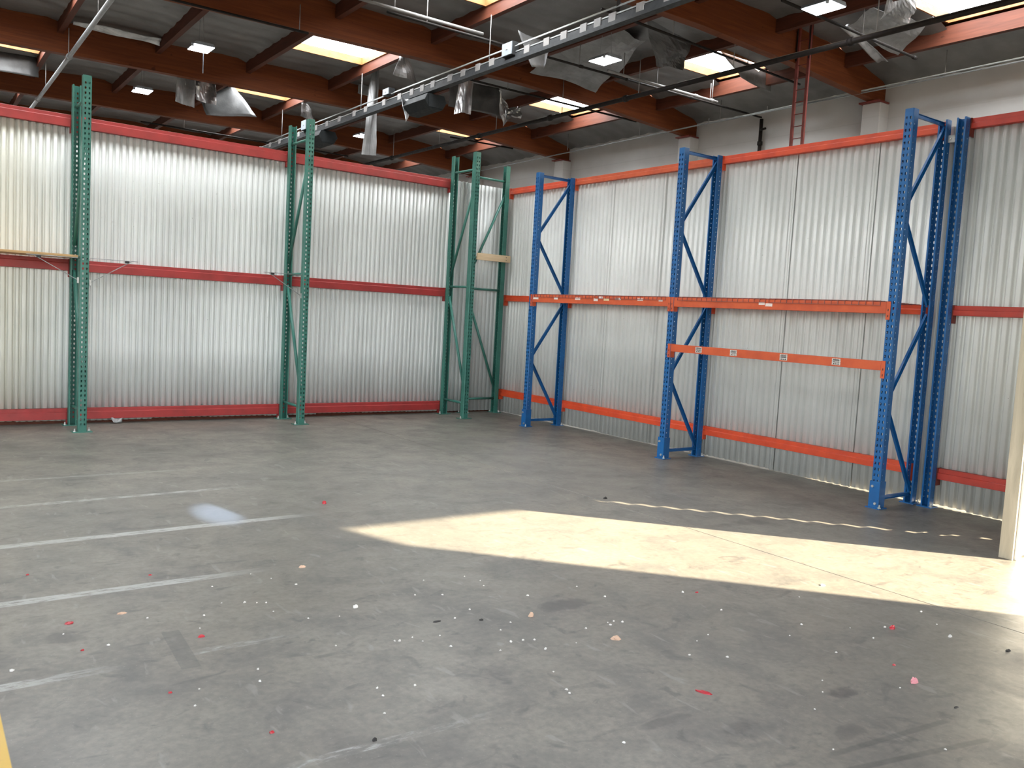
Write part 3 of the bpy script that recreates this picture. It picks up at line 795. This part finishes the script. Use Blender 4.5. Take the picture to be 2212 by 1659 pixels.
pipe('sprinkler_branch', 'black and pale branch pipe ending at the riser on the white wall', [(.3, 5.03, 7.3), (11.8, 5.03, 7.3)], .026, 'black',
     [(x, 5.03, 7.3) for x in (1.2, 5.24, 7.75, 9.7)], 7.8, [(x, 5.03, 7.3) for x in (5.3, 6.75, 9.0)])
pipe('gas_pipe', 'pale horizontal pipe below the nearest long roof beam', [(-.4, 4.85, 7.33), (2.45, 4.85, 7.33)], .032, 'pale_pipe' if 'pale_pipe' in M else 'strap', [(.37, 4.85, 7.33)], 7.8)
pipe('gas_pipe', 'cream pipe run with a shut-off valve, left of the red ladder', [(5.9, 4.78, 7.28), (9.7, 4.78, 7.28)], .032, 'strap', [(6.4, 4.78, 7.28), (9.5, 4.78, 7.28)], 7.8, [(8.9, 4.78, 7.28), (9.5, 4.78, 7.28)])
pipe('sprinkler_branch', 'black branch pipe at upper left ending beside a skylight', [(-9, 7.4, 7.25), (-.4, 7.32, 7.25)], .026, 'black', [(-4.3, 7.38, 7.25), (-.6, 7.32, 7.25)], 7.8)
pipe('sprinkler_branch', 'dark branch pipe at upper right below the torn foil', [(5.2, -.6, 7.3), (9.72, -.53, 7.3)], .028, 'black', [(7.75, -.56, 7.3)], 7.8, [(9.7, -.53, 7.3)])
pipe('sprinkler_branch', 'black branch pipe under the long foil panel near the centre', [(3.9, 7.9, 7.3), (9.9, 8.0, 7.3)], .026, 'black', [(5.24, 7.9, 7.3), (7.75, 7.95, 7.3)], 7.8)
pipe('sprinkler_branch', 'black branch pipe crossing behind the nearest roof beam, at the top', [(3.2, 1.95, 7.3), (9.8, 2.35, 7.3)], .026, 'black', [(5.24, 2.07, 7.3), (7.75, 2.22, 7.3)], 7.8)
pipe('conduit_pipe', 'upper one of the two thin pipes along the white wall', [(11.0, 21, 7.05), (11.0, -11, 7.34)], .018, 'galv', [(11.0, y, 7.2) for y in (12.5, 9, 5.8, 3, -.5, -3)], 7.75)
pipe('conduit_pipe', 'lower one of the two thin pipes along the white wall', [(11.0, 6.3, 7.17), (11.0, -11, 7.21)], .016, 'galv', [(11.0, y, 7.19) for y in (6.2, 4.2, 1.8, -2.2)], 7.32)
pipe('conduit_pipe', 'thick grey pipe rising steeply at the upper left', [(-4.2, 24, 7.1), (-4.2, -11, 7.1)], .052, 'galv', [(-4.2, y, 7.12) for y in (9.1, 13.0, 17.1)], 7.8, [(-4.2, 12.9, 7.1), (-4.2, 18.8, 7.1)])
pipe('conduit_pipe', 'thin black cable line above the left wall, far behind', [(-9, 22, 6.75), (2.2, 22.3, 6.85)], .03, 'black')
pipe('sprinkler_branch', 'black branch pipe in the far bay above the red beam', [(-1, 20.4, 7.25), (6.5, 20.4, 7.25)], .026, 'black', [(0.4, 20.4, 7.25)], 7.8)
pipe('sprinkler_branch', 'short black branch pipe behind the corner green frame', [(7.4, 14.3, 7.3), (9.9, 14.2, 7.3)], .026, 'black', [(9.8, 14.2, 7.3)], 7.8)

pipe('riser_pipe', 'black standpipe with a valve on the white wall, left of the ladder', [(11.82, 5.03, 7.26), (11.82, 5.03, .0)], .050, 'black', (), 7.8, [(11.82, 5.03, 6.6)])
pipe('riser_valve', 'small black valve outlet on the wall standpipe', [(11.76, 5.0, 6.95), (11.70, 4.78, 6.95)], .03, 'black', cat='valve')
# ------------------------------------------------------------------ roof ladder
t = tag(empty('roof_ladder', (8.45, 1.29, 0)), 'red steel ladder rising to the roof in front of the white wall', 'ladder')
for y in (-.145, .145): link('side_rail', MB().box(-.025, .025, y-.030, y+.030, 2.6, 8.15).mesh('side_rail', M['rustred']), t)
rg = MB().tube((0, -.14, 0), (0, .14, 0), .010, 8).mesh('rung', M['rustred'], True)
z = 2.8
while z < 8: link('rung', rg, t, (0, 0, z)); z += .262
for y in (-.16, .16): link('hanger_plate', MB().box(-.05, .05, y-.006, y+.006, 7.35, 8.17).mesh('hanger_plate', M['black']), t)
# ------------------------------------------------------------------ torn foil hanging from the roof
def foil(label, quad, mat='foil', n=10, amp=.05, seed=0, fold=0, hold=0):
    """crumpled sheet spanned between four corners (top-left, top-right, bottom-right, bottom-left)"""
    rr = random.Random(seed); A, B, C_, D_ = [Vector(q) for q in quad]
    nrm = (B-A).cross(D_-A).normalized(); v = []; f = []
    ph = [rr.uniform(0, 6) for _ in range(6)]
    org = A.copy()
    for j in range(n+1):
        tj = j/n
        for i in range(n+1):
            ti = i/n
            p_ = (A*(1-ti)+B*ti)*(1-tj)+(D_*(1-ti)+C_*ti)*tj
            k = min(1, tj*3) if hold else 1
            o_ = amp*(math.sin(ti*7+ph[0]+tj*3)+.6*math.sin(tj*9+ph[1]+ti*4)+.12*rr.uniform(-1, 1)) * k
            o_ += fold*abs(ti-.5)*2*tj
            q = p_+nrm*o_-org+Vector((rr.uniform(-1, 1), 0, rr.uniform(-1, 1)))*amp*.15
            v.append(tuple(q))
    for j in range(n):
        for i in range(n):
            a = j*(n+1)+i; f.append((a, a+1, a+n+2, a+n+1))
    o = link('foil_sheet', mesh('foil_sheet', v, f, M[mat], amp < .03), None, tuple(org))
    solid(o, .002); return tag(o, label, 'foil sheet')
foil('longest hanging foil strip, pale and narrow, left of centre', [(3.07, 11.35, 8.12), (3.33, 11.45, 8.12), (3.30, 11.4, 5.72), (2.89, 11.4, 5.69)], 'foil_w', 12, .03, 1, .05)
foil('crumpled silver foil strip hanging below the rail', [(4.10, 8.3, 8.12), (4.46, 8.2, 8.12), (4.37, 8.2, 6.57), (3.90, 8.2, 6.51)], 'foil', 14, .045, 2, .1)
foil('twisted silver foil point beside the far skylight', [(5.95, 9.5, 7.72), (6.20, 9.55, 7.62), (6.60, 9.5, 7.12), (6.27, 9.45, 6.76)], 'foil', 10, .05, 3, .12)
foil('small bright foil flap right of the twisted foil point', [(6.42, 9.5, 7.30), (6.85, 9.52, 7.42), (6.83, 9.5, 7.07), (6.36, 9.5, 7.07)], 'foil', 8, .04, 4)
foil('wide dull foil panel sagging between the two silver strips', [(4.40, 9.45, 7.72), (6.05, 9.5, 7.76), (6.12, 9.5, 7.00), (4.45, 9.5, 6.98)], 'foil_d', 12, .025, 5)
foil('small arrow shaped foil scrap hanging below the rail', [(2.41, 8.35, 6.61), (2.69, 8.35, 6.62), (2.60, 8.2, 6.26), (2.51, 8.2, 6.03)], 'foil', 8, .02, 6)
foil('dull foil scrap hanging beside the far upper left lamp', [(-1.33, 14.3, 8.1), (-.93, 14.3, 8.1), (-.88, 14.3, 6.73), (-1.40, 14.3, 6.80)], 'foil_w', 12, .04, 7)
foil('bright crumpled foil flap right of the far upper left lamp', [(-.89, 14.35, 8.1), (-.33, 14.35, 8.1), (-.30, 14.3, 6.90), (-.85, 14.3, 6.95)], 'foil', 12, .05, 8)
foil('broad pale foil sheet sagging over the far roof beam', [(-.62, 14.7, 7.04), (.40, 15.2, 7.80), (.98, 14.6, 6.86), (-.50, 14.5, 6.62)], 'foil_d', 10, .02, 9)
foil('pale foil cone hanging right of the large skylight', [(2.66, 9.0, 7.80), (2.90, 9.0, 7.80), (3.26, 9.0, 7.26), (2.54, 9.0, 7.33)], 'foil_w', 8, .035, 10, .1)
foil('small square foil scrap left of the longest strip', [(3.57, 13.35, 8.12), (3.91, 13.35, 8.12), (3.90, 13.35, 7.80), (3.56, 13.35, 7.82)], 'foil_w', 8, .02, 11)
foil('pale foil flap above the middle green frame', [(2.47, 15.0, 7.62), (2.68, 15.0, 7.62), (2.95, 15.0, 7.10), (2.46, 15.0, 7.22)], 'foil_w', 8, .03, 12)
foil('large grey foil sheet hanging right of the square skylight', [(8.5, 3.75, 8.12), (10.5, 3.7, 7.98), (10.42, 3.7, 7.47), (9.3, 3.7, 7.60)], 'foil_w', 12, .015, 13)
foil('torn foil triangle hanging left of the square skylight', [(5.55, 3.2, 8.0), (7.45, 3.6, 8.0), (7.30, 3.8, 7.42), (6.60, 3.9, 7.36)], 'foil_d', 12, .05, 14)
foil('grey foil flap behind the rail, over the roof beam', [(2.95, 4.3, 7.40), (3.85, 4.3, 7.30), (3.69, 4.3, 6.77), (3.38, 4.3, 6.74)], 'foil_w', 8, .02, 15)
foil('crumpled bright foil at the top right, before the big skylight', [(7.2, -1.6, 8.05), (8.3, -1.3, 8.05), (8.75, -.9, 7.72), (7.9, -.75, 7.65)], 'foil', 14, .07, 16)
foil('long grey foil sheet peeling down at upper right', [(7.85, -.65, 7.86), (9.60, -.75, 7.86), (10.2, .15, 7.60), (8.25, .12, 7.74)], 'foil_w', 12, .03, 17)
foil('white curled foil edge beside the upper right roof beam', [(8.05, .22, 7.74), (8.25, .10, 7.76), (10.28, .42, 7.56), (10.15, .60, 7.52)], 'foil', 10, .02, 18)
foil('dull foil sheet hanging near the left edge, below a skylight', [(-6.7, 17.75, 8.0), (-4.32, 17.7, 8.05), (-4.31, 17.7, 7.50), (-6.7, 17.7, 7.44)], 'foil_d', 10, .015, 19)
foil('rolled bright foil edge at the upper left', [(-4.1, 12.9, 7.98), (-2.1, 12.9, 8.0), (-2.1, 13.1, 7.88), (-4.1, 13.1, 7.90)], 'foil', 14, .03, 20)
foil('grey foil panel sagging behind the square lamp', [(5.4, 6.3, 7.95), (7.6, 6.4, 7.95), (7.6, 7.2, 7.60), (5.4, 7.2, 7.62)], 'foil_w', 12, .04, 21)
foil('torn dull foil panel above the square high bay lamp', [(5.4, 4.2, 7.98), (6.5, 4.2, 8.0), (7.5, 6.2, 7.8), (5.5, 6.1, 7.85)], 'foil_w', 12, .05, 22)

# ------------------------------------------------------------------ scraps on the floor
def blob(name, r, h, seed, n=7):
    rr = random.Random(seed); b = MB(); v = []; f = []
    for k, (s, z) in enumerate(((1, 0), (.85, h*.6), (.4, h))):
        for i in range(n):
            a = 2*PI*i/n; q = r*s*rr.uniform(.65, 1.15); v.append((q*math.cos(a), q*math.sin(a)*.75, z*rr.uniform(.8, 1.2)))
    for k in range(2):
        for i in range(n): f.append((k*n+i, k*n+(i+1) % n, (k+1)*n+(i+1) % n, (k+1)*n+i))
    f += [tuple(range(n))[::-1], tuple(range(2*n, 3*n))]
    return v, f
M['chip'] = paint('pale_chip', (.74, .71, .66), (.55, .52, .48), .8, .1)
M['tan'] = paint('tan_chip', (.62, .42, .30), (.5, .32, .22), .8, .1)
M['redp'] = paint('red_plastic', (.50, .03, .04), (.35, .02, .03), .35, .1)
M['pinkp'] = paint('pink_scrap', (.72, .30, .32), (.6, .2, .22), .5, .1)
M['darkc'] = paint('dark_chip', (.03, .027, .025), None, .7, .1)
cm = []
for s in range(6):
    v, f = blob('c', .008, .006, s, 6); cm.append(mesh('concrete_chip', v, f, M['chip']))
CH = [(-5.86, -6.33), (-5.93, -6.21), (-6.17, -6.33), (-6.32, -6.72), (-6.55, -6.64), (-6.38, -6.87), (-6.76, -6.89), (-6.05, -6.66), (-6.1, -6.63), (-6.01, -6.68), (-6.02, -6.81), (-5.91, -6.97), (-6.55, -7.48), (-6.33, -7.52), (-6.3, -7.41), (-6.6, -7.61), (-5.77, -7.01), (-5.93, -7.33), (-5.96, -7.79), (-5.97, -7.86), (-6.03, -7.99), (-5.82, -7.84), (-5.68, -7.4), (-5.66, -7.41), (-5.59, -7.4), (-5.57, -7.46), (-5.49, -7.57), (-5.47, -7.44), (-5.29, -7.28), (-5.16, -7.21), (-5.08, -7.45), (-5.18, -7.51), (-5.32, -7.71), (-5.22, -7.65), (-5.16, -7.66), (-5.11, -7.68), (-5.13, -7.79), (-5.25, -8.0), (-5.31, -8.16), (-5.32, -8.19), (-4.96, -7.8), (-4.8, -7.68), (-4.65, -7.67), (-4.66, -7.7), (-4.61, -7.67), (-4.58, -7.7), (-4.4, -7.37), (-4.43, -7.17), (-4.77, -7.17), (-4.89, -6.93), (-4.86, -6.85), (-4.9, -6.75), (-5.14, -6.71), (-5.3, -6.9), (-5.17, -6.96), (-5.4, -8.59), (-3.98, -7.81), (-4.43, -8.05), (-4.45, -8.25), (-3.77, -8.15), (-3.94, -8.46), (-3.6, -8.44), (-4.38, -8.69), (-4.28, -8.62), (-4.55, -8.77), (-3.58, -8.3), (-3.1, -8.49), (-3.4, -8.38), (-4.04, -8.83), (-3.96, -8.22), (-4.32, -8.02), (-3.95, -7.51), (-4.59, -8.15), (-4.77, -9.0), (-4.4, -9.21), (-3.4, -7.87), (-2.98, -8.34), (-6.9, -6.68), (-6.2, -6.59), (-5.78, -6.48)]
for i, (x, y) in enumerate(CH):
    o = link('concrete_chip', cm[i % 6], None, (x, y, 0), random.uniform(0, 6)); s_ = random.uniform(.55, 1.1); o.scale = (s_, s_, s_)
    tag(o, 'tiny pale concrete chip scattered on the bare floor', 'debris', 'small pale chips scattered on the floor')
def scrap(name, label, x, y, mat, r, h, seed, cat='debris', rz=0, stretch=1):
    v, f = blob('s', r, h, seed, 8); v = [(a*stretch, b, c) for a, b, c in v]
    tag(link(name, mesh(name, v, f, M[mat]), None, (x, y, 0), rz), label, cat)
scrap('red_scrap', 'red crumpled scrap left of the sunlit patch', -4.91, -4.81, 'redp', .020, .022, 1)
scrap('stone_chip', 'pale chip with dark side below the sunlit patch tip', -5.64, -6.21, 'tan', .020, .010, 2)
scrap('stone_chip', 'white chip at the end of a dark scuff line', -5.65, -6.93, 'chip', .016, .012, 3)
scrap('bottle_cap', 'round dark red cap at the left, below the white tape', -6.86, -6.56, 'redp', .020, .008, 4)
scrap('red_scrap', 'small dark red scrap right of the old tape strip', -6.40, -6.97, 'redp', .016, .008, 5)
scrap('stone_chip', 'flat tan chip right of the round red cap', -6.64, -6.53, 'tan', .018, .006, 6, stretch=1.4)
scrap('stone_chip', 'white chip near the lower left tape line', -7.12, -6.99, 'chip', .012, .008, 7)
scrap('stone_chip', 'pointed tan chip beside the large oil stain', -4.94, -7.43, 'tan', .016, .020, 8)
scrap('dry_leaf', 'curled tan leaf fragment on the floor below the oil stain', -4.76, -7.85, 'tan', .028, .014, 9)
scrap('red_strip', 'long red plastic strip on the floor at lower right', -4.83, -8.45, 'redp', .017, .007, 10, rz=-1.05, stretch=2.2)
scrap('pink_scrap', 'crumpled pink scrap at the lower right', -3.93, -8.83, 'pinkp', .022, .020, 11)
scrap('red_scrap', 'red twisted scrap casting a shadow, right of centre', -3.38, -8.41, 'redp', .020, .016, 12)
scrap('stone_chip', 'white chip on the lower edge of the sunlit patch', -3.08, -7.80, 'chip', .018, .008, 13)
scrap('stone_chip', 'white pointed chip right of the red twisted scrap', -3.22, -8.62, 'chip', .012, .012, 14)
scrap('red_scrap', 'thin dark red scrap just below the sunlit patch', -3.88, -7.55, 'redp', .012, .005, 15)
scrap('red_scrap', 'tiny dark red scrap above the pink scrap', -3.83, -8.68, 'redp', .010, .006, 16)
scrap('red_scrap', 'tiny dark red scrap near the bottom left of centre', -6.43, -7.93, 'redp', .010, .006, 17)
scrap('red_scrap', 'tiny red scrap at the left below the lifted tape', -6.65, -7.46, 'redp', .009, .005, 18)
scrap('red_scrap', 'tiny red scrap at the far left between tape lines', -6.94, -5.75, 'redp', .010, .006, 19)
scrap('red_scrap', 'tiny red scrap above the third tape line', -6.40, -6.01, 'redp', .010, .006, 20)
scrap('red_scrap', 'tiny dark red scrap below the round red cap', -6.86, -6.90, 'redp', .009, .005, 21)
scrap('dark_chip', 'black lump on the floor joint, above the sunlit patch', -2.71, -5.48, 'darkc', .020, .014, 22)
scrap('dark_chip', 'two lobed dark chip at the right edge of the floor', -3.14, -8.86, 'darkc', .014, .008, 23, stretch=1.5)
scrap('dark_chip', 'thin dark chip low at the right, above the drag marks', -4.01, -9.05, 'darkc', .009, .004, 24, stretch=1.8)
scrap('dark_chip', 'black crumb at the bottom centre of the floor', -6.15, -8.15, 'darkc', .010, .010, 25)
scrap('dark_chip', 'dark chip between the oil stain and the leaf fragment', -5.19, -7.36, 'darkc', .012, .006, 26)
scrap('dark_chip', 'flat dark chip left of the oil stain', -5.39, -7.28, 'darkc', .014, .004, 27, stretch=1.6)
foil('crumpled foil scrap at the foot of the left wall', [LP(-5.56, -.055, .078), LP(-5.42, -.06, .080), LP(-5.44, -.12, .012), LP(-5.53, -.13, .014)], 'foil_w', 6, .008, 30)
